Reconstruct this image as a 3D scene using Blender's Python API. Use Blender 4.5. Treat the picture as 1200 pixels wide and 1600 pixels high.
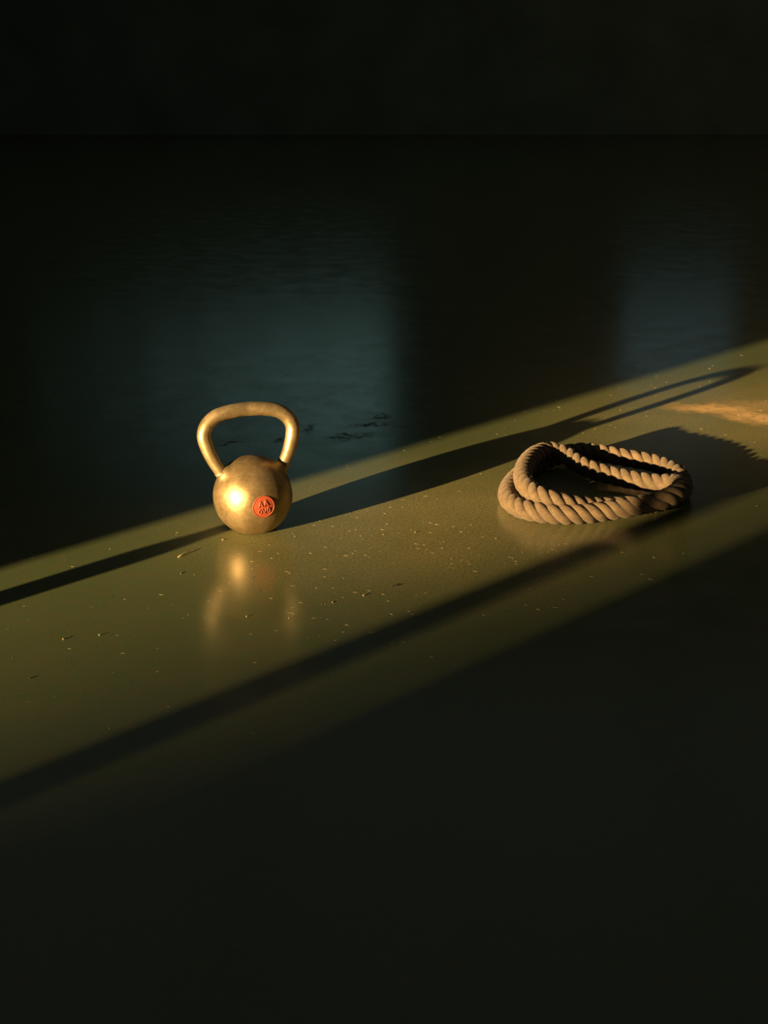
import bpy, bmesh, math, random
from mathutils import Vector, Matrix, noise

for o in list(bpy.data.objects):
    bpy.data.objects.remove(o)
scene = bpy.context.scene
C = scene.collection
R = math.radians

# ------------------------------------------------------------------ camera
CAM_H = 1.101
cam_d = bpy.data.cameras.new('camera')
cam_d.sensor_fit = 'VERTICAL'
cam_d.sensor_height = 36.0
cam_d.lens = 2300.0 / 1600.0 * 36.0
cam = bpy.data.objects.new('camera', cam_d)
cam.location = (0, 0, CAM_H)
cam.rotation_euler = (R(90 - 19.622), 0, 0)
C.objects.link(cam)
scene.camera = cam

# ------------------------------------------------------------------ world, sun, exposure
SKY_COL = (0.42, 0.72, 0.78)
SKY_STR = 0.42
world = bpy.data.worlds.new('world')
scene.world = world
world.use_nodes = True
wb = world.node_tree.nodes['Background']
wb.inputs['Color'].default_value = (*SKY_COL, 1)
wb.inputs['Strength'].default_value = SKY_STR

SUN_AZ = R(45.1)      # the light travels towards +x +y
SUN_EL = R(7.75)
sun_d = bpy.data.lights.new('sun', 'SUN')
sun_d.energy = 25.0
sun_d.color = (1.0, 0.66, 0.30)
sun_d.angle = R(0.55)
sun = bpy.data.objects.new('sun', sun_d)
sdir = Vector((math.sin(SUN_AZ) * math.cos(SUN_EL), math.cos(SUN_AZ) * math.cos(SUN_EL), -math.sin(SUN_EL)))
sun.rotation_euler = sdir.to_track_quat('-Z', 'Y').to_euler()
sun.location = (-9, -9, 3)
C.objects.link(sun)

vs = scene.view_settings
vs.view_transform = 'Standard'
vs.look = 'None'
vs.exposure = 0.0
vs.gamma = 1.0
vs.use_curve_mapping = False


# ------------------------------------------------------------------ helpers
class N:
    """small wrapper for building node trees"""
    def __init__(self, name):
        self.m = bpy.data.materials.new(name)
        self.m.use_nodes = True
        self.t = self.m.node_tree
        self.out = self.t.nodes['Material Output']
        self.p = self.t.nodes['Principled BSDF']

    def n(self, kind, **kw):
        nd = self.t.nodes.new(kind)
        for k, v in kw.items():
            setattr(nd, k, v)
        return nd

    def l(self, a, b):
        self.t.links.new(a, b)

    def val(self, sock, v):
        if hasattr(v, 'is_linked') or hasattr(v, 'links'):
            self.l(v, sock)
        else:
            sock.default_value = v

    def noise(self, vec, scale, detail=4, rough=0.55, dist=0.0):
        nd = self.n('ShaderNodeTexNoise')
        self.l(vec, nd.inputs['Vector'])
        nd.inputs['Scale'].default_value = scale
        nd.inputs['Detail'].default_value = detail
        nd.inputs['Roughness'].default_value = rough
        nd.inputs['Distortion'].default_value = dist
        return nd.outputs['Fac']

    def ramp(self, fac, stops):
        nd = self.n('ShaderNodeValToRGB')
        self.l(fac, nd.inputs['Fac'])
        e = nd.color_ramp.elements
        while len(e) < len(stops):
            e.new(0.5)
        for el, (pos, col) in zip(e, stops):
            el.position = pos
            el.color = (*col, 1) if len(col) == 3 else col
        return nd.outputs['Color']

    def math(self, op, a, b=0.0, clamp=False):
        nd = self.n('ShaderNodeMath', operation=op, use_clamp=clamp)
        self.val(nd.inputs[0], a)
        self.val(nd.inputs[1], b)
        return nd.outputs[0]

    def remap(self, v, a, b, c=0.0, d=1.0, smooth=True):
        nd = self.n('ShaderNodeMapRange')
        if smooth:
            nd.interpolation_type = 'SMOOTHSTEP'
        self.l(v, nd.inputs['Value'])
        for i, x in enumerate((a, b, c, d)):
            nd.inputs[i + 1].default_value = x
        return nd.outputs['Result']

    def mix(self, fac, a, b):
        nd = self.n('ShaderNodeMix', data_type='RGBA')
        self.val(nd.inputs[0], fac)
        self.val(nd.inputs[6], (*a, 1) if isinstance(a, tuple) else a)
        self.val(nd.inputs[7], (*b, 1) if isinstance(b, tuple) else b)
        return nd.outputs[2]

    def bump(self, h, strength=0.3, dist=0.002):
        nd = self.n('ShaderNodeBump')
        nd.inputs['Strength'].default_value = strength
        nd.inputs['Distance'].default_value = dist
        self.l(h, nd.inputs['Height'])
        self.l(nd.outputs['Normal'], self.p.inputs['Normal'])

    def coord(self, kind='Object'):
        return self.n('ShaderNodeTexCoord').outputs[kind]


def obj(name, verts, faces, mat=None, parent=None, smooth=False):
    me = bpy.data.meshes.new(name)
    me.from_pydata([tuple(v) for v in verts], [], faces)
    me.update()
    if mat:
        me.materials.append(mat)
    if smooth:
        me.polygons.foreach_set('use_smooth', [True] * len(me.polygons))
    o = bpy.data.objects.new(name, me)
    C.objects.link(o)
    if parent:
        o.parent = parent
    return o


def tag(o, label=None, cat=None, group=None, kind=None):
    if label: o['label'] = label
    if cat: o['category'] = cat
    if group: o['group'] = group
    if kind: o['kind'] = kind
    return o


def empty(name, loc, rz=0.0):
    o = bpy.data.objects.new(name, None)
    o.empty_display_size = 0.05
    o.location = loc
    o.rotation_euler = (0, 0, rz)
    C.objects.link(o)
    return o


class MB:
    """collects simple solids into one mesh"""
    def __init__(self):
        self.v, self.f = [], []

    def add(self, verts, faces):
        b = len(self.v)
        self.v += [Vector(q) for q in verts]
        self.f += [tuple(i + b for i in fc) for fc in faces]
        return self

    def box(self, x0, x1, y0, y1, z0, z1):
        v = [(x, y, z) for z in (z0, z1) for y in (y0, y1) for x in (x0, x1)]
        return self.add(v, [(0, 2, 3, 1), (4, 5, 7, 6), (0, 1, 5, 4), (2, 6, 7, 3), (0, 4, 6, 2), (1, 3, 7, 5)])

    def lathe(self, prof, n=48, close=True):
        """prof: list of (r, z) from bottom to top"""
        v, f = [], []
        for r, z in prof:
            for k in range(n):
                a = 2 * math.pi * k / n
                v.append((r * math.cos(a), r * math.sin(a), z))
        for i in range(len(prof) - 1):
            for k in range(n):
                k2 = (k + 1) % n
                f.append((i * n + k, i * n + k2, (i + 1) * n + k2, (i + 1) * n + k))
        if close:
            f.append(tuple(range(n - 1, -1, -1)))
            f.append(tuple((len(prof) - 1) * n + k for k in range(n)))
        return self.add(v, f)

    def tube(self, pts, radii, n=16, closed=False, caps=True):
        pts = [Vector(p) for p in pts]
        m = len(pts)
        if not hasattr(radii, '__len__'):
            radii = [radii] * m
        tans = []
        for i in range(m):
            a = pts[(i - 1) % m] if closed or i > 0 else pts[i]
            b = pts[(i + 1) % m] if closed or i < m - 1 else pts[i]
            tans.append((b - a).normalized())
        up = Vector((0, 0, 1)) if abs(tans[0].z) < 0.9 else Vector((1, 0, 0))
        u = (up - tans[0] * up.dot(tans[0])).normalized()
        v, f = [], []
        for i in range(m):
            t = tans[i]
            u = (u - t * u.dot(t)).normalized()
            w = t.cross(u)
            for k in range(n):
                a = 2 * math.pi * k / n
                v.append(pts[i] + (u * math.cos(a) + w * math.sin(a)) * radii[i])
        for i in range(m if closed else m - 1):
            j = (i + 1) % m
            for k in range(n):
                k2 = (k + 1) % n
                f.append((i * n + k, i * n + k2, j * n + k2, j * n + k))
        if caps and not closed:
            f.append(tuple(range(n - 1, -1, -1)))
            f.append(tuple((m - 1) * n + k for k in range(n)))
        return self.add(v, f)

    def build(self, name, mat=None, parent=None, smooth=False):
        return obj(name, self.v, self.f, mat, parent, smooth)


def catmull(P, per=12, closed=False):
    P = [Vector(p) for p in P]
    n = len(P)
    out = []
    segs = n if closed else n - 1
    for i in range(segs):
        if closed:
            a, b, c, d = P[(i - 1) % n], P[i], P[(i + 1) % n], P[(i + 2) % n]
        else:
            a = P[i - 1] if i > 0 else P[0] * 2 - P[1]
            b, c = P[i], P[i + 1]
            d = P[i + 2] if i + 2 < n else P[n - 1] * 2 - P[n - 2]
        for k in range(per):
            t = k / per
            out.append(0.5 * ((2 * b) + (c - a) * t + (2 * a - 5 * b + 4 * c - d) * t * t
                              + (3 * b - a - 3 * c + d) * t ** 3))
    if not closed:
        out.append(P[-1])
    return out


def resample(pts, n, closed=True):
    q = pts + [pts[0]] if closed else pts
    L = [0.0]
    for a, b in zip(q, q[1:]):
        L.append(L[-1] + (b - a).length)
    tot = L[-1]
    out, j = [], 0
    cnt = n if closed else n - 1
    for i in range(n):
        s = tot * i / cnt
        while j < len(L) - 2 and L[j + 1] < s:
            j += 1
        t = (s - L[j]) / max(L[j + 1] - L[j], 1e-9)
        out.append(q[j].lerp(q[j + 1], t))
    return out, tot


# ------------------------------------------------------------------ materials
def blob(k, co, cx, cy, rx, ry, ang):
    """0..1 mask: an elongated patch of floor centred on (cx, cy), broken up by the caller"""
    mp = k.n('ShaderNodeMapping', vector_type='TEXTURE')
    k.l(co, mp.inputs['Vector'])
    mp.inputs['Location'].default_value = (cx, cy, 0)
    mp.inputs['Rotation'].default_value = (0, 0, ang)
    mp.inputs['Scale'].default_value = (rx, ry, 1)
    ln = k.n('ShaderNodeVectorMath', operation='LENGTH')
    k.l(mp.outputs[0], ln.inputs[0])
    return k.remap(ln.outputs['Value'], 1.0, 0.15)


def mat_floor():
    k = N('painted_concrete')
    co = k.coord()
    big = k.noise(co, 1.6, 5, 0.6)
    mid = k.noise(co, 9.0, 5, 0.65)
    fine = k.noise(co, 210.0, 3, 0.7)
    base = k.ramp(big, [(0.3, (0.074, 0.124, 0.052)), (0.7, (0.094, 0.138, 0.062))])
    base = k.mix(k.remap(mid, 0.45, 0.75, 0, 0.35), base, (0.120, 0.135, 0.066))
    base = k.mix(k.remap(k.noise(co, 30, 6, 0.7), 0.42, 0.66, 0, 0.5), base, (0.125, 0.118, 0.052))
    base = k.mix(k.remap(fine, 0.38, 0.66, 0, 0.6), base, (0.145, 0.135, 0.063))
    # tan dust film, its patches also painting in where the sunlight peaks
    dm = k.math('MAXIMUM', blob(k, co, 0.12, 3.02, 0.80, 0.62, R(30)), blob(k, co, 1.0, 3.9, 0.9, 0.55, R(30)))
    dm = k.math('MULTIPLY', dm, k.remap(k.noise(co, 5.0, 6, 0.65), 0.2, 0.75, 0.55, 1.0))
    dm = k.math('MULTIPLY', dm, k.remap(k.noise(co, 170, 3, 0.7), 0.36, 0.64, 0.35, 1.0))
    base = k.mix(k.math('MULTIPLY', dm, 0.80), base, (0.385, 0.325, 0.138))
    # chalky drag mark near the far right, pale dust with ragged edges
    nd = k.n('ShaderNodeTexNoise')
    k.l(co, nd.inputs['Vector'])
    nd.inputs['Scale'].default_value = 22
    nd.inputs['Detail'].default_value = 5
    wob = k.n('ShaderNodeVectorMath', operation='MULTIPLY_ADD')
    k.l(nd.outputs['Color'], wob.inputs[0])
    wob.inputs[1].default_value = (0.07, 0.12, 0)
    sub = k.n('ShaderNodeVectorMath', operation='SUBTRACT')
    k.l(co, sub.inputs[0])
    sub.inputs[1].default_value = (0.035, 0.06, 0)
    k.l(sub.outputs[0], wob.inputs[2])
    cw = wob.outputs[0]
    m1 = blob(k, cw, 0.92, 3.945, 0.19, 0.075, R(-6))
    m2 = blob(k, cw, 1.03, 3.845, 0.19, 0.095, R(-32))
    m3 = blob(k, cw, 1.04, 3.95, 0.22, 0.12, R(-10))
    chalk = k.math('MAXIMUM', k.math('MAXIMUM', m1, m2), k.math('MULTIPLY', m3, 0.35))
    chalk = k.math('MULTIPLY', chalk, k.remap(k.noise(co, 40, 5, 0.7), 0.22, 0.52), True)
    base = k.mix(k.math('MULTIPLY', chalk, 0.9), base, (0.80, 0.52, 0.24))
    # dull scuffs where the gloss is worn off
    s = None
    for cx, cy, rx, ry, an in ((-0.035, 3.775, 0.075, 0.035, 0.25), (0.075, 3.76, 0.06, 0.025, 0.1),
                               (-0.095, 3.675, 0.085, 0.04, 0.3), (-0.20, 3.745, 0.022, 0.065, 0.0),
                               (-0.27, 3.63, 0.03, 0.03, 0.0), (0.0, 3.86, 0.035, 0.03, 0.5),
                               (-0.39, 3.61, 0.05, 0.02, 0.2)):
        b = blob(k, cw, cx, cy, rx, ry, an)
        s = b if s is None else k.math('MAXIMUM', s, b)
    s = k.math('MULTIPLY', s, k.remap(k.noise(co, 55, 4, 0.7), 0.39, 0.60), True)
    base = k.mix(k.math('MULTIPLY', s, 0.85), base, (0.02, 0.012, 0.009))
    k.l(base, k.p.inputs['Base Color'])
    rough = k.remap(mid, 0.3, 0.75, 0.17, 0.24)
    rough = k.math('ADD', rough, k.math('MULTIPLY', s, 0.2))
    rough = k.math('ADD', rough, k.math('MULTIPLY', chalk, 0.35))
    k.l(rough, k.p.inputs['Roughness'])
    spec = k.math('SUBTRACT', 0.5, k.math('MULTIPLY', s, 0.42))
    k.l(spec, k.p.inputs['Specular IOR Level'])
    k.bump(k.noise(co, 500, 2, 0.6), 0.06, 0.0006)
    return k.m


def mat_plain(name, col, rough=0.7, metal=0.0, var=0.15, scale=6.0):
    k = N(name)
    co = k.coord()
    f = k.noise(co, scale, 5, 0.6)
    lo = tuple(c * (1 - var) for c in col)
    hi = tuple(min(1, c * (1 + var)) for c in col)
    k.l(k.ramp(f, [(0.3, lo), (0.7, hi)]), k.p.inputs['Base Color'])
    k.p.inputs['Roughness'].default_value = rough
    k.p.inputs['Metallic'].default_value = metal
    k.bump(k.noise(co, scale * 12, 3), 0.1, 0.002)
    return k.m


def mat_pane(name, col):
    k = N(name)
    k.t.nodes.remove(k.p)
    co = k.coord()
    tr = k.n('ShaderNodeBsdfTransparent')
    f = k.noise(co, 3.0, 4)
    k.l(k.ramp(f, [(0.2, tuple(c * 0.94 for c in col)), (0.8, col)]), tr.inputs['Color'])
    gl = k.n('ShaderNodeBsdfGlossy')
    gl.inputs['Roughness'].default_value = 0.05
    mx = k.n('ShaderNodeMixShader')
    mx.inputs[0].default_value = 0.04
    k.l(tr.outputs[0], mx.inputs[1])
    k.l(gl.outputs[0], mx.inputs[2])
    k.l(mx.outputs[0], k.out.inputs['Surface'])
    return k.m


def mat_kettle(name, lo, hi, r0, r1, metal):
    k = N(name)
    co = k.coord()
    a = k.noise(co, 26, 6, 0.7)
    b = k.noise(co, 190, 3, 0.6)
    col = k.ramp(a, [(0.32, lo), (0.68, hi)])
    col = k.mix(k.remap(b, 0.56, 0.72, 0, 0.5), col, tuple(c * 0.45 for c in lo))
    k.l(col, k.p.inputs['Base Color'])
    k.p.inputs['Metallic'].default_value = metal
    k.l(k.remap(a, 0.3, 0.7, r0, r1), k.p.inputs['Roughness'])
    k.bump(k.math('ADD', a, k.math('MULTIPLY', b, 0.4)), 0.25, 0.0008)
    return k.m


def mat_rope():
    k = N('manila_fibre')
    co = k.coord()
    mp = k.n('ShaderNodeMapping')
    k.l(co, mp.inputs['Vector'])
    fm_ = k.n('ShaderNodeMapping')
    k.l(k.coord('UV'), fm_.inputs['Vector'])
    fm_.inputs['Scale'].default_value = (4.0, 1.6, 1)
    fib = k.noise(fm_.outputs[0], 14, 3, 0.6)
    f1 = k.noise(mp.outputs[0], 60, 4, 0.6)
    f2 = k.noise(mp.outputs[0], 420, 3, 0.7)
    col = k.ramp(f1, [(0.3, (0.088, 0.060, 0.031)), (0.7, (0.182, 0.126, 0.070))])
    col = k.mix(k.remap(f2, 0.45, 0.65, 0, 0.65), col, (0.070, 0.043, 0.020))
    k.l(col, k.p.inputs['Base Color'])
    k.p.inputs['Roughness'].default_value = 0.85
    k.l(k.mix(k.remap(fib, 0.5, 0.68, 0, 0.55), col, (0.075, 0.048, 0.024)), k.p.inputs['Base Color'])
    k.p.inputs['Sheen Weight'].default_value = 0.12
    k.bump(k.math('ADD', f2, fib), 0.6, 0.0014)
    return k.m


def mat_red():
    k = N('red_enamel')
    co = k.coord()
    f = k.noise(co, 120, 4)
    k.l(k.ramp(f, [(0.3, (0.27, 0.050, 0.022)), (0.7, (0.34, 0.070, 0.032))]), k.p.inputs['Base Color'])
    k.p.inputs['Roughness'].default_value = 0.42
    return k.m


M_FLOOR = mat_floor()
M_WALL = mat_plain('dark_wall_paint', (0.19, 0.265, 0.25), 0.85, 0, 0.2, 2.0)
M_CEIL = mat_plain('dark_ceiling_paint', (0.06, 0.062, 0.045), 0.9, 0, 0.2, 2.0)
M_FRAME = mat_plain('window_frame_paint', (0.05, 0.05, 0.045), 0.6, 0, 0.2, 8.0)
M_PANE_A = mat_pane('sun_window_glass', (0.96, 0.96, 0.95))
M_PANE_B = mat_pane('dimmed_sun_window_glass', (0.80, 0.80, 0.77))  # darker tint added to dim the nearer sun band on the floor
M_PANE_TEAL = [mat_pane('teal_glass_%d' % i, tuple(c * q for c in (0.92, 0.97, 0.90))) for i, q in enumerate((0.28, 0.42, 0.60, 0.78, 0.92, 1.0))]  # leftward fade of the reflected light put into the pane tints
M_PANE_FILL = mat_pane('ceiling_fill_glass', (0.50, 0.405, 0.39))
M_PANE_BLUE = mat_pane('blue_glass', (0.70, 0.74, 0.74))
M_BODY = mat_kettle('bronze_cast_metal', (0.25, 0.18, 0.085), (0.42, 0.315, 0.17), 0.38, 0.48, 0.80)
M_HANDLE = mat_kettle('worn_bright_metal', (0.34, 0.25, 0.13), (0.54, 0.42, 0.24), 0.40, 0.52, 0.80)
M_ROPE = mat_rope()
M_RED = mat_red()
M_POST = mat_plain('post_steel', (0.20, 0.20, 0.20), 0.5, 1.0, 0.2, 10)
M_CRUMB_D = mat_plain('dark_crumb', (0.05, 0.035, 0.02), 0.8, 0, 0.3, 200)
M_CRUMB_L = mat_plain('pale_crumb', (0.36, 0.29, 0.17), 0.8, 0, 0.3, 200)
M_DUST = mat_plain('pale_dust', (0.30, 0.24, 0.13), 0.9, 0, 0.3, 60)
M_BLOCKER_WALL = mat_plain('sun_blocker_wall', (0.3, 0.28, 0.25), 0.9)
M_BLOCKER_ROOF = mat_plain('sun_blocker_roof', (0.12, 0.07, 0.05), 0.9)
M_STRAW = mat_plain('straw', (0.50, 0.40, 0.20), 0.7, 0, 0.3, 100)

# ------------------------------------------------------------------ room shell
X0, X1, Y0, Y1, ZT, TH = -4.0, 5.0, -4.0, 12.0, 3.2, 0.12
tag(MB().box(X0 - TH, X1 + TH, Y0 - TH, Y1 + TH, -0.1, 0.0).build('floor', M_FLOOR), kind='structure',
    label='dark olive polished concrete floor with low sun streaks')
SK = (-3.2, 4.2, -3.2, 9.0)
cm = MB()
cm.box(X0 - TH, SK[0], Y0 - TH, Y1 + TH, ZT, ZT + 0.1).box(SK[1], X1 + TH, Y0 - TH, Y1 + TH, ZT, ZT + 0.1)
cm.box(SK[0], SK[1], Y0 - TH, SK[2], ZT, ZT + 0.1).box(SK[0], SK[1], SK[3], Y1 + TH, ZT, ZT + 0.1)
tag(cm.build('ceiling', M_CEIL), kind='structure')


def wall(name, axis, pos0, pos1, a0, a1, holes):
    """wall slab between pos0..pos1 on its normal axis, a0..a1 along it, with rectangular holes (s0, s1, z0, z1)"""
    mb = MB()

    def bx(s0, s1, z0, z1):
        if s1 - s0 < 1e-4 or z1 - z0 < 1e-4: return
        if axis == 'x': mb.box(pos0, pos1, s0, s1, z0, z1)
        else: mb.box(s0, s1, pos0, pos1, z0, z1)
    cur = a0
    for s0, s1, z0, z1 in sorted(holes):
        bx(cur, s0, 0, ZT)
        bx(s0, s1, 0, z0)
        bx(s0, s1, z1, ZT)
        cur = s1
    bx(cur, a1, 0, ZT)
    return tag(mb.build(name, M_WALL), kind='structure')


# sun window: edges placed so that its jambs and mullion throw the bands seen on the floor
SW_Y1, SW_M1, SW_M0, SW_Y0 = -0.475, -1.500, -1.606, -1.814
SW_Z0, SW_Z1 = 0.25, 2.2
FAR1 = (-3.0, 0.10, 1.60, 3.05)
FAR2 = (1.93, 2.95, 1.45, 2.35)
wall('wall_left', 'x', X0 - TH, X0, Y0 - TH, Y1 + TH, [(SW_Y0 - TH - 0.05, SW_Y1 + 0.05, SW_Z0 - 0.05, SW_Z1 + 0.05)])
wall('wall_far', 'y', Y1, Y1 + TH, X0, X1, [FAR1, FAR2])
wall('wall_right', 'x', X1, X1 + TH, Y0 - TH, Y1 + TH, [])
wall('wall_rear', 'y', Y0 - TH, Y0, X0, X1, [])

w = empty('window_1', (X0, SW_Y0, SW_Z0))
tag(w, kind='structure', label='tall side window that lets the low sun in')
wl = Vector((X0, SW_Y0, SW_Z0))


def wpart(name, mb, mat, parent, off):
    for q in mb.v:
        q -= off
    return mb.build(name, mat, parent)


d = 0.02   # the frame is a thin steel section at the inner face
fm = MB()
fm.box(X0 - d, X0, SW_Y1, SW_Y1 + 0.05, SW_Z0 - 0.05, SW_Z1 + 0.05)
fm.box(X0 - d, X0, SW_Y0 - TH - 0.05, SW_Y0 - d, SW_Z0 - 0.05, SW_Z1 + 0.05)
fm.box(X0 - d, X0, SW_Y0, SW_Y1, SW_Z0 - 0.05, SW_Z0)
fm.box(X0 - d, X0, SW_Y0, SW_Y1, SW_Z1, SW_Z1 + 0.05)
wpart('window_frame', fm, M_FRAME, w, wl)
wpart('mullion', MB().box(X0 - d, X0, SW_M0, SW_M1 - d, SW_Z0, SW_Z1), M_FRAME, w, wl)
wpart('pane', MB().box(X0 - d * 0.7, X0 - d * 0.4, SW_M1 - d, SW_Y1, SW_Z0, SW_Z1), M_PANE_A, w, wl)
wpart('pane', MB().box(X0 - d * 0.7, X0 - d * 0.4, SW_Y0 - d, SW_M0, SW_Z0, SW_Z1), M_PANE_B, w, wl)

# tinted ceiling opening, added as fill to lift the room's darkest tones
w = empty('window_4', (SK[0], SK[2], ZT))
tag(w, kind='structure', label='added ceiling opening of tinted panes for fill light')
wl = Vector((SK[0], SK[2], ZT))
px_ = [SK[0] + (SK[1] - SK[0]) * i / 3 for i in range(4)]
py_ = [SK[2] + (SK[3] - SK[2]) * i / 4 for i in range(5)]
for i in range(3):
    for j in range(4):
        wpart('pane', MB().box(px_[i] + .03, px_[i + 1] - .03, py_[j] + .03, py_[j + 1] - .03, ZT + .04, ZT + .05), M_PANE_FILL, w, wl)
fm = MB()
for x in px_:
    fm.box(x - .03, x + .03, SK[2], SK[3], ZT + .02, ZT + .09)
for y in py_:
    fm.box(SK[0], SK[1], y - .03, y + .03, ZT + .02, ZT + .09)
wpart('window_frame', fm, M_FRAME, w, wl)

for i, (hole, mp) in enumerate(((FAR1, M_PANE_TEAL), (FAR2, [M_PANE_BLUE]))):
    s0, s1, z0, z1 = hole
    w = empty('window_%d' % (i + 2), (s0, Y1, z0))
    tag(w, kind='structure', label=('wide teal window high in the far wall', 'narrow blue window high in the far wall')[i])
    wl = Vector((s0, Y1, z0))
    fm = MB()
    fm.box(s0, s0 + .05, Y1 + .03, Y1 + .09, z0, z1)
    fm.box(s1 - .05, s1, Y1 + .03, Y1 + .09, z0, z1)
    fm.box(s0 + .05, s1 - .05, Y1 + .03, Y1 + .09, z0, z0 + .05)
    fm.box(s0 + .05, s1 - .05, Y1 + .03, Y1 + .09, z1 - .05, z1)
    wpart('window_frame', fm, M_FRAME, w, wl)
    np_ = len(mp)
    for j, mt in enumerate(mp):
        e0, e1 = s0 + .05 + (s1 - s0 - .1) * j / np_, s0 + .05 + (s1 - s0 - .1) * (j + 1) / np_
        wpart('pane', MB().box(e0, e1, Y1 + .055, Y1 + .062, z0 + .05, z1 - .05), mt, w, wl)

# ------------------------------------------------------------------ kettlebell
KX, KY = -0.281, 2.982
K_ROT = R(19.5)
RB, ZC = 0.085, 0.0756
kb = empty('kettlebell', (KX, KY, 0), K_ROT)
tag(kb, 'bronze coloured metal kettlebell with round red badge standing on the floor', 'kettlebell')

ROOT_U, ROOT_V = 0.0660, 0.0600
horn = [Vector((s * ROOT_U, 0, ROOT_V)).normalized() for s in (-1, 1)]


def body_r(dr):
    r = RB + 0.0028 * max(0.0, dr.z) ** 5
    for h in horn:
        a = dr.angle(h)
        r += 0.0090 / (1 + math.exp((a - 0.185) / 0.034))
    return r


v, f = [], []
NU, NV = 96, 64
zcut = -ZC
for j in range(NV + 1):
    th = math.pi * j / NV
    for i in range(NU):
        ph = 2 * math.pi * i / NU
        dr = Vector((math.sin(th) * math.cos(ph), math.sin(th) * math.sin(ph), -math.cos(th)))
        q = dr * body_r(dr)
        if q.z < zcut + 0.004:                      # soft edge into the flat foot
            t = (zcut + 0.004 - q.z)
            q.z = zcut + 0.004 - 0.004 * (1 - math.exp(-t / 0.004))
            q.z = max(q.z, zcut)
        v.append(q + Vector((0, 0, ZC)))
for j in range(NV):
    for i in range(NU):
        i2 = (i + 1) % NU
        f.append((j * NU + i, j * NU + i2, (j + 1) * NU + i2, (j + 1) * NU + i))
body = obj('body', v, f, M_BODY, kb, True)

half = [(0.0655, 0.0560, .0128), (0.0690, 0.0640, .0128), (0.0818, 0.0919, .0138), (0.0926, 0.1239, .0148),
        (0.0955, 0.1493, .0152), (0.0860, 0.1714, .0152), (0.0643, 0.1880, .0150), (0.0347, 0.1948, .0150)]
lean = lambda b: 0.030 * max(0.0, b - 0.055) / 0.142   # the handle leans back a little
half = [(a * (1.01 if b > 0.08 else 1.0), b - 0.002 - 0.36 * lean(b), r) for a, b, r in half]
ctl = [(-a, lean(b), b + ZC, r) for a, b, r in half] + [(0, lean(0.1966), 0.1966 - 0.002 - 0.36 * 0.030 + ZC, .0150)] + [(a, lean(b), b + ZC, r) for a, b, r in half[::-1]]
cpos = catmull([c[:3] for c in ctl], 10)
crad = [q.x for q in catmull([(c[3], 0, 0) for c in ctl], 10)]
hm = MB().tube(cpos, crad, 28)
for i, q in enumerate(hm.v):                        # slightly uneven hand-ground tube
    nz = noise.noise(q * 60)
    hm.v[i] = q + Vector((0, nz * 0.0004, nz * 0.0004))
handle = hm.build('handle', M_HANDLE, kb, True)
for s in (-1, 1):                                   # ground weld ring where the handle enters the ball
    ax = (Vector((s * 0.0818, 0, 0.0919)) - Vector((s * 0.0655, 0, 0.0560))).normalized()
    c0 = Vector((s * 0.0668, 0, 0.0592 + ZC))
    pts = [c0 + ax * t for t in (-0.006, -0.001, 0.001, 0.0026, 0.0036)]
    MB().tube(pts, [0.0138, 0.0148, 0.0150, 0.0144, 0.0129], 28).build('collar', M_HANDLE, kb, True)

# badge: a shallow cap on the front of the ball with a rim and raised letters
em_n = Vector((math.sin(R(1.0)), -math.cos(R(1.0)), 0.02)).normalized()
em_u = Vector((0, 0, 1)).cross(em_n).normalized()
em_w = em_n.cross(em_u).normalized()
_t = R(8)                                           # the badge sits a little turned
em_u, em_w = em_u * math.cos(_t) + em_w * math.sin(_t), em_w * math.cos(_t) - em_u * math.sin(_t)
EC = Vector((0, 0, ZC))


def on_ball(x, y, h):
    """point on the ball's front at arc offsets x, y (m) and height h above the surface"""
    rr = math.hypot(x, y)
    if rr < 1e-9: dr = em_n
    else:
        a = rr / RB
        dr = em_n * math.cos(a) + (em_u * x + em_w * y) * (math.sin(a) / rr)
    return EC + dr * (RB + h)


ER = 0.0236
v, f = [], []
rings = [(0, 0.0009)] + [(ER * t, 0.0009) for t in (0.25, 0.5, 0.75, 0.9)] + [(ER, 0.0006), (ER * 1.01, -0.001)]
n = 48
v.append(on_ball(0, 0, 0.0009))
for rr, h in rings[1:]:
    for k in range(n):
        a = 2 * math.pi * k / n
        v.append(on_ball(rr * math.cos(a), rr * math.sin(a), h))
for k in range(n):
    f.append((0, 1 + k, 1 + (k + 1) % n))
for j in range(len(rings) - 2):
    for k in range(n):
        k2 = (k + 1) % n
        f.append((1 + j * n + k, 1 + (j + 1) * n + k, 1 + (j + 1) * n + k2, 1 + j * n + k2))
badge = obj('badge', v, f, M_RED, kb, True)
badge['label'] = 'round red enamel badge with raised letters'
rim = MB().tube([on_ball(ER * 0.965 * math.cos(a), ER * 0.965 * math.sin(a), 0.0010)
                 for a in (2 * math.pi * k / 56 for k in range(56))], 0.0011, 8, closed=True)
rim.build('rim', M_RED, badge, True)


def stroke(mb, pts, closed=False, r=0.0013):
    dense = []
    m = len(pts)
    for i in range(m if closed else m - 1):
        (xa, ya), (xb, yb) = pts[i], pts[(i + 1) % m]
        for t in range(4):
            s = t / 4
            dense.append((xa + (xb - xa) * s, ya + (yb - ya) * s))
    if not closed: dense.append(pts[-1])
    mb.tube([on_ball(x, y, 0.0012) for x, y in dense], r, 8, closed=closed)


def letter(strokes):
    mb = MB()
    for pts, cl in strokes:
        stroke(mb, pts, cl)
    mb.build('letter', M_RED, badge, True)


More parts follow.
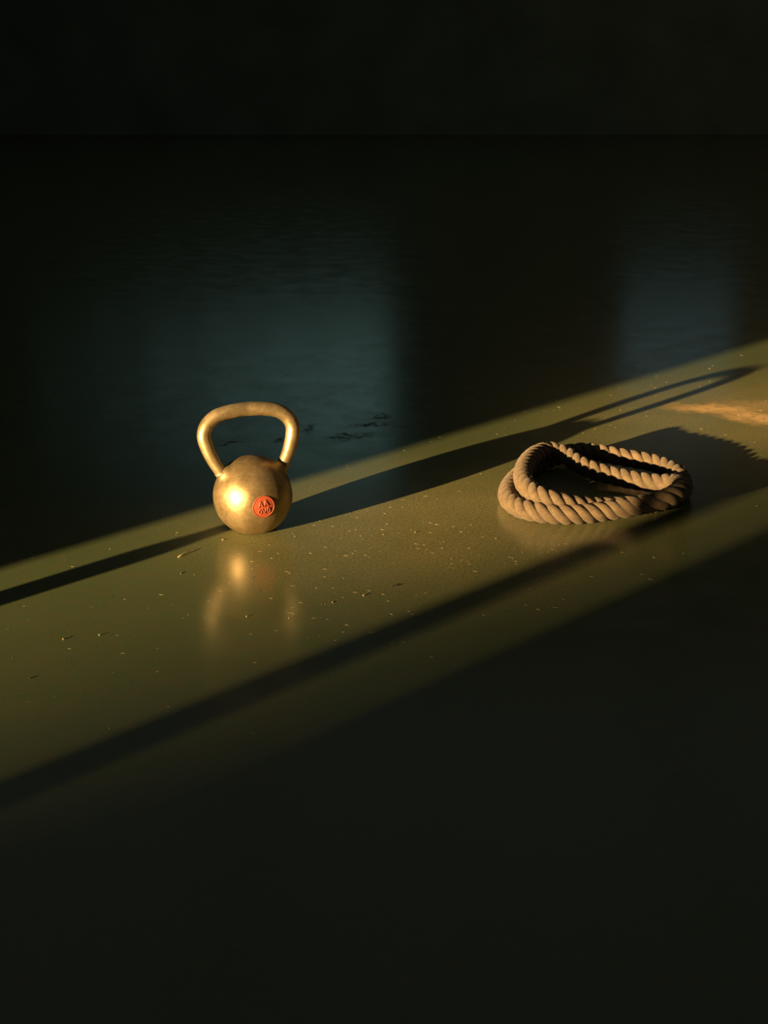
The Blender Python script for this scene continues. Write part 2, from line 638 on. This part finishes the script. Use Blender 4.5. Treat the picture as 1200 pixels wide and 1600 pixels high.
for cx in (-0.0058, 0.0058):
    b0, t0 = 0.0015, 0.0140
    letter([([(cx - 0.0042, b0), (cx - 0.0002, t0)], False), ([(cx + 0.0002, t0), (cx + 0.0042, b0)], False),
            ([(cx - 0.0026, 0.0055), (cx + 0.0026, 0.0055)], False)])
for cx in (-0.0092, 0.0092):
    letter([([(cx + 0.0028 * math.cos(2 * math.pi * i / 14), -0.0085 + 0.0050 * math.sin(2 * math.pi * i / 14)) for i in range(14)], True)])
letter([([(-0.0040, -0.0035), (0.0, -0.0135)], False), ([(0.0, -0.0135), (0.0040, -0.0035)], False)])

# ------------------------------------------------------------------ rope coil
ROPE = [(0.681,3.179,0.022), (0.691,3.242,0.024), (0.684,3.300,0.026), (0.659,3.343,0.028), (0.626,3.367,0.030),
 (0.587,3.384,0.032), (0.549,3.403,0.034), (0.510,3.428,0.034), (0.469,3.440,0.031), (0.420,3.416,0.026),
 (0.369,3.365,0.022), (0.315,3.276,0.022), (0.285,3.185,0.022), (0.279,3.112,0.022), (0.300,3.051,0.022),
 (0.339,3.022,0.022), (0.388,3.010,0.022), (0.443,3.016,0.022), (0.494,3.026,0.026), (0.539,3.020,0.036),
 (0.574,3.011,0.048), (0.606,3.008,0.058), (0.642,3.045,0.062), (0.662,3.105,0.056), (0.659,3.161,0.043),
 (0.635,3.187,0.034), (0.604,3.207,0.030), (0.568,3.231,0.029), (0.532,3.256,0.030), (0.494,3.277,0.034),
 (0.462,3.309,0.040), (0.435,3.356,0.048), (0.401,3.381,0.052), (0.360,3.340,0.055), (0.327,3.247,0.057),
 (0.313,3.143,0.057), (0.326,3.071,0.054), (0.361,3.037,0.047), (0.407,3.035,0.036), (0.460,3.052,0.025),
 (0.508,3.060,0.022), (0.556,3.070,0.022), (0.601,3.086,0.022), (0.646,3.118,0.022)]
ROPE_C = Vector((0.48, 3.2, 0))
rp = empty('rope', ROPE_C)
tag(rp, 'thick twisted tan rope coiled in two loops on the floor', 'rope')
cl, length = resample(catmull(ROPE, 10, True), 720)
# smooth the control polygon a little
for _ in range(6):
    cl = [(cl[i - 1] + cl[i] * 2 + cl[(i + 1) % len(cl)]) / 4 for i in range(len(cl))]
m = len(cl)
tan = [(cl[(i + 1) % m] - cl[i - 1]).normalized() for i in range(m)]
us = []
u = Vector((0, 0, 1))
for i in range(m):
    u = (u - tan[i] * u.dot(tan[i])).normalized()
    us.append(u)
uend = (us[-1] - tan[0] * us[-1].dot(tan[0])).normalized()
hol = math.atan2(tan[0].dot(us[0].cross(uend)), us[0].dot(uend))
LAY = 0.081
SIGN = 1
turns = round(length / LAY)
R_ST, R_OFF = 0.0107, 0.0120
for s in range(3):
    v, f = [], []
    ns = 14
    cen = []
    for i in range(m):
        a = 2 * math.pi * s / 3 + SIGN * (2 * math.pi * turns * i / m) - hol * i / m
        w_ = tan[i].cross(us[i])
        cen.append(cl[i] + (us[i] * math.cos(a) + w_ * math.sin(a)) * R_OFF)
    for i in range(m):
        st = (cen[(i + 1) % m] - cen[i - 1]).normalized()
        o_ = (cen[i] - cl[i]).normalized()
        o_ = (o_ - st * o_.dot(st)).normalized()
        q_ = st.cross(o_)
        for k in range(ns):
            a = 2 * math.pi * k / ns
            pnt = cen[i] + o_ * math.cos(a) * R_ST * 0.97 + q_ * math.sin(a) * R_ST * 1.05
            pnt += o_ * noise.noise(pnt * 110) * 0.0006
            v.append(pnt - ROPE_C)
    for i in range(m):
        j = (i + 1) % m
        for k in range(ns):
            k2 = (k + 1) % ns
            f.append((i * ns + k, i * ns + k2, j * ns + k2, j * ns + k))
    zmin = min(q.z for q in v)
    for q in v:
        q.z = max(q.z, 0.0004)
    so = obj('strand', v, f, M_ROPE, rp, True)
    uv = so.data.uv_layers.new(name='uv')
    for p_ in so.data.polygons:
        i_, k_ = divmod(p_.index, ns)
        for li, (di, dk) in zip(p_.loop_indices, ((0, 0), (0, 1), (1, 1), (1, 0))):
            uv.data[li].uv = ((i_ + di) / m * 3.0, (k_ + dk) / ns * 3.0)

# loose fibres standing off the strands
random.seed(5)
fz = MB()
for _ in range(2600):
    i = random.randrange(m)
    a = random.uniform(0, 2 * math.pi)
    w_ = tan[i].cross(us[i])
    o_ = us[i] * math.cos(a) + w_ * math.sin(a)
    p0 = cl[i] + o_ * 0.0212
    dr = (o_ * random.uniform(0.3, 1) + tan[i] * random.uniform(-1, 1) + Vector((random.gauss(0, .3), random.gauss(0, .3), random.gauss(0, .3)))).normalized()
    p1 = p0 + dr * random.uniform(0.002, 0.006)
    if p1.z < 0.001 or p0.z < 0.001: continue
    sd = dr.orthogonal().normalized() * 0.00018
    s2 = dr.cross(sd).normalized() * 0.00018
    fz.add([p0 + sd - ROPE_C, p0 - sd * .5 + s2 - ROPE_C, p0 - sd * .5 - s2 - ROPE_C, p1 - ROPE_C], [(0, 1, 3), (1, 2, 3), (2, 0, 3)])
tag(fz.build('loose_fibres', M_ROPE, rp), kind='stuff')

# ------------------------------------------------------------------ drinks bottle out of frame, whose shadow crosses the floor
az_d = Vector((math.sin(SUN_AZ), math.cos(SUN_AZ), 0))
az_n = Vector((math.cos(SUN_AZ), -math.sin(SUN_AZ), 0))
bottle = empty('drinks_bottle', az_n * -2.357 + az_d * 0.35)
tag(bottle, 'slim steel drinks bottle standing to the left of the kettlebell', 'bottle')
MB().lathe([(0.0, 0), (0.030, 0), (0.0325, 0.003), (0.0325, 0.170), (0.0310, 0.182), (0.0240, 0.194), (0.0185, 0.199), (0.0, 0.199)],
           32, False).build('body', M_POST, bottle, True)
MB().lathe([(0.0, 0.199), (0.0200, 0.199), (0.0205, 0.201), (0.0205, 0.222), (0.0190, 0.226), (0.0, 0.226)],
           32, False).build('cap', M_FRAME, bottle, True)

# ------------------------------------------------------------------ bits on the floor
straw = MB().tube([(-0.010, -0.016, 0.0012), (-0.003, -0.004, 0.0022), (0.004, 0.006, 0.0028), (0.010, 0.018, 0.0036)],
                  [0.0009, 0.0012, 0.0011, 0.0007], 8).build('straw', M_STRAW, None, True)
straw.location = (-0.412, 2.826, 0)
tag(straw, 'short straw stalk lying on the floor left of the kettlebell', 'straw')


def crumb(name, loc, size, mat, seed, label):
    rnd = random.Random(seed)
    bm = bmesh.new()
    bmesh.ops.create_icosphere(bm, subdivisions=1, radius=1)
    for q in bm.verts:
        k = rnd.uniform(0.5, 0.9)
        q.co = Vector((q.co.x * size[0] * k, q.co.y * size[1] * k, q.co.z * size[2] * k))
    zm = min(q.co.z for q in bm.verts)
    for q in bm.verts: q.co.z -= zm
    me = bpy.data.meshes.new(name)
    bm.to_mesh(me)
    bm.free()
    me.materials.append(mat)
    o = bpy.data.objects.new(name, me)
    o.location = (*loc, 0)
    o.rotation_euler = (0, 0, rnd.uniform(0, 6))
    C.objects.link(o)
    tag(o, label, 'crumb', 'crumbs on the floor')
    return o


CR = [
    ((-0.255, 2.508), (.0028, .0022, .0022), M_CRUMB_L, 'pale crumb on the floor inside the kettlebell reflection, nearest the camera side'),
    ((-0.175, 2.499), (.0030, .0022, .0024), M_CRUMB_L, 'pale crumb below the right leg of the kettlebell reflection'),
    ((-0.405, 2.723), (.0040, .0022, .0015), M_CRUMB_L, 'flat pale flake on the floor just below the straw stalk'),
    ((-0.039, 2.609), (.0042, .0025, .0024), M_CRUMB_L, 'pale elongated crumb left of the pair of dark crumbs'),
    ((0.014, 2.654), (.0030, .0024, .0024), M_CRUMB_D, 'left one of two dark crumbs below the middle of the sunlit floor'),
    ((0.024, 2.657), (.0032, .0024, .0026), M_CRUMB_D, 'right one of two dark crumbs below the middle of the sunlit floor'),
    ((-0.097, 2.577), (.0028, .0050, .0014), M_CRUMB_L, 'pale thin flake lying between kettlebell reflection and long dark shadow'),
    ((-0.574, 2.408), (.0045, .0028, .0026), M_CRUMB_L, 'pale crumb with a dark shadow at the left of the sunlit floor'),
    ((-0.599, 2.250), (.0040, .0028, .0018), M_CRUMB_D, 'dark crumb nearest the bottom left of the sunlit floor'),
    ((-0.513, 2.425), (.0026, .0020, .0018), M_CRUMB_L, 'tiny pale crumb between the straw stalk and the left edge'),
    ((0.067, 2.957), (.0022, .0022, .0018), M_CRUMB_L, 'tiny bright crumb midway between kettlebell and rope'),
    ((0.237, 2.919), (.0030, .0020, .0014), M_CRUMB_L, 'tiny bright flake left below the rope coil'),
    ((-0.341, 2.911), (.0034, .0024, .0016), M_CRUMB_L, 'pale flake on the floor at the lower left foot of the kettlebell'),
]
for i, (loc, size, mat, lab) in enumerate(CR):
    crumb('crumb', loc, size, mat, i + 11, lab)

# dust, grit and lint too small to count
random.seed(21)
du = MB()
cnt = 0
while cnt < 5200:
    x, y = random.uniform(-1.2, 1.5), random.uniform(1.7, 4.9)
    dens = 0.16 + 0.84 * math.exp(-(((x - 0.08) / 0.38) ** 2 + ((y - 2.85) / 0.33) ** 2))
    dens *= 0.35 + 1.3 * max(0, noise.noise(Vector((x * 7, y * 7, 3.3))) + 0.35)
    if random.random() > dens: continue
    if ((x - 0.48) / 0.27) ** 2 + ((y - 3.23) / 0.29) ** 2 < 1: continue      # none under the rope
    cnt += 1
    a = random.uniform(0, math.pi)
    if random.random() < 0.22:                      # lint: a short thin thread
        l, wd, h = random.uniform(.002, .0065), 0.00022, 0.0005
    else:
        l = random.lognormvariate(math.log(.00042), 0.40)
        wd, h = l * random.uniform(.5, 1), l * random.uniform(.5, .9)
    ca, sa = math.cos(a), math.sin(a)
    loc = [(-l, 0, 0), (0, -wd, 0), (l, 0, 0), (0, wd, 0), (0, 0, h)]
    du.add([(x + px * ca - py * sa, y + px * sa + py * ca, pz) for px, py, pz in loc],
           [(0, 1, 4), (1, 2, 4), (2, 3, 4), (3, 0, 4)])
dust = du.build('floor_dust', M_DUST)
tag(dust, 'fine pale dust and lint scattered over the sunlit floor', 'dust', kind='stuff')

# ------------------------------------------------------------------ unseen gabled house added outside, shaped so its roof slope half covers the low sun
e_v = az_d * math.sin(SUN_EL) + Vector((0, 0, 1)) * math.cos(SUN_EL)
FARD = 50.0


def sunpt(a, v):
    return az_n * a + e_v * v - sdir * FARD


PHI, SC = R(30), 1.125
vb = lambda a: (SC + a * math.sin(PHI)) / math.cos(PHI)
ridge, eave = sunpt(4.0, vb(4.0)), sunpt(-5.0, vb(-5.0))
base = sunpt(4.0, 0)
base.z = 0
house = empty('sun_blocker_house', base)
tag(house, 'unseen gabled house added outside to soften the low sun', 'house')
e0 = Vector((az_n * (eave - base).dot(az_n)).to_tuple()); e0.z = eave.z
r0 = Vector((0, 0, ridge.z))
e1 = Vector((-e0.x, -e0.y, e0.z))
back = az_d * -9
hv = [Vector((e0.x, e0.y, 0)), Vector((e1.x, e1.y, 0)), e1, r0, e0]
hb = [q + back for q in hv]
obj('wall', hv + hb, [(0, 1, 2, 3, 4), (9, 8, 7, 6, 5), (0, 5, 6, 1), (1, 6, 7, 2), (0, 4, 9, 5)], M_BLOCKER_WALL, house)
up = Vector((0, 0, 0.15))
rf = MB()
for a, b in ((e0, r0), (r0, e1)):
    p = [a, b, b + back, a + back]
    rf.add([q - up * 1.0 for q in p] + [q + up * 0.0 for q in p],
           [(3, 2, 1, 0), (4, 5, 6, 7), (0, 1, 5, 4), (1, 2, 6, 5), (2, 3, 7, 6), (3, 0, 4, 7)])
rf.build('roof', M_BLOCKER_ROOF, house)
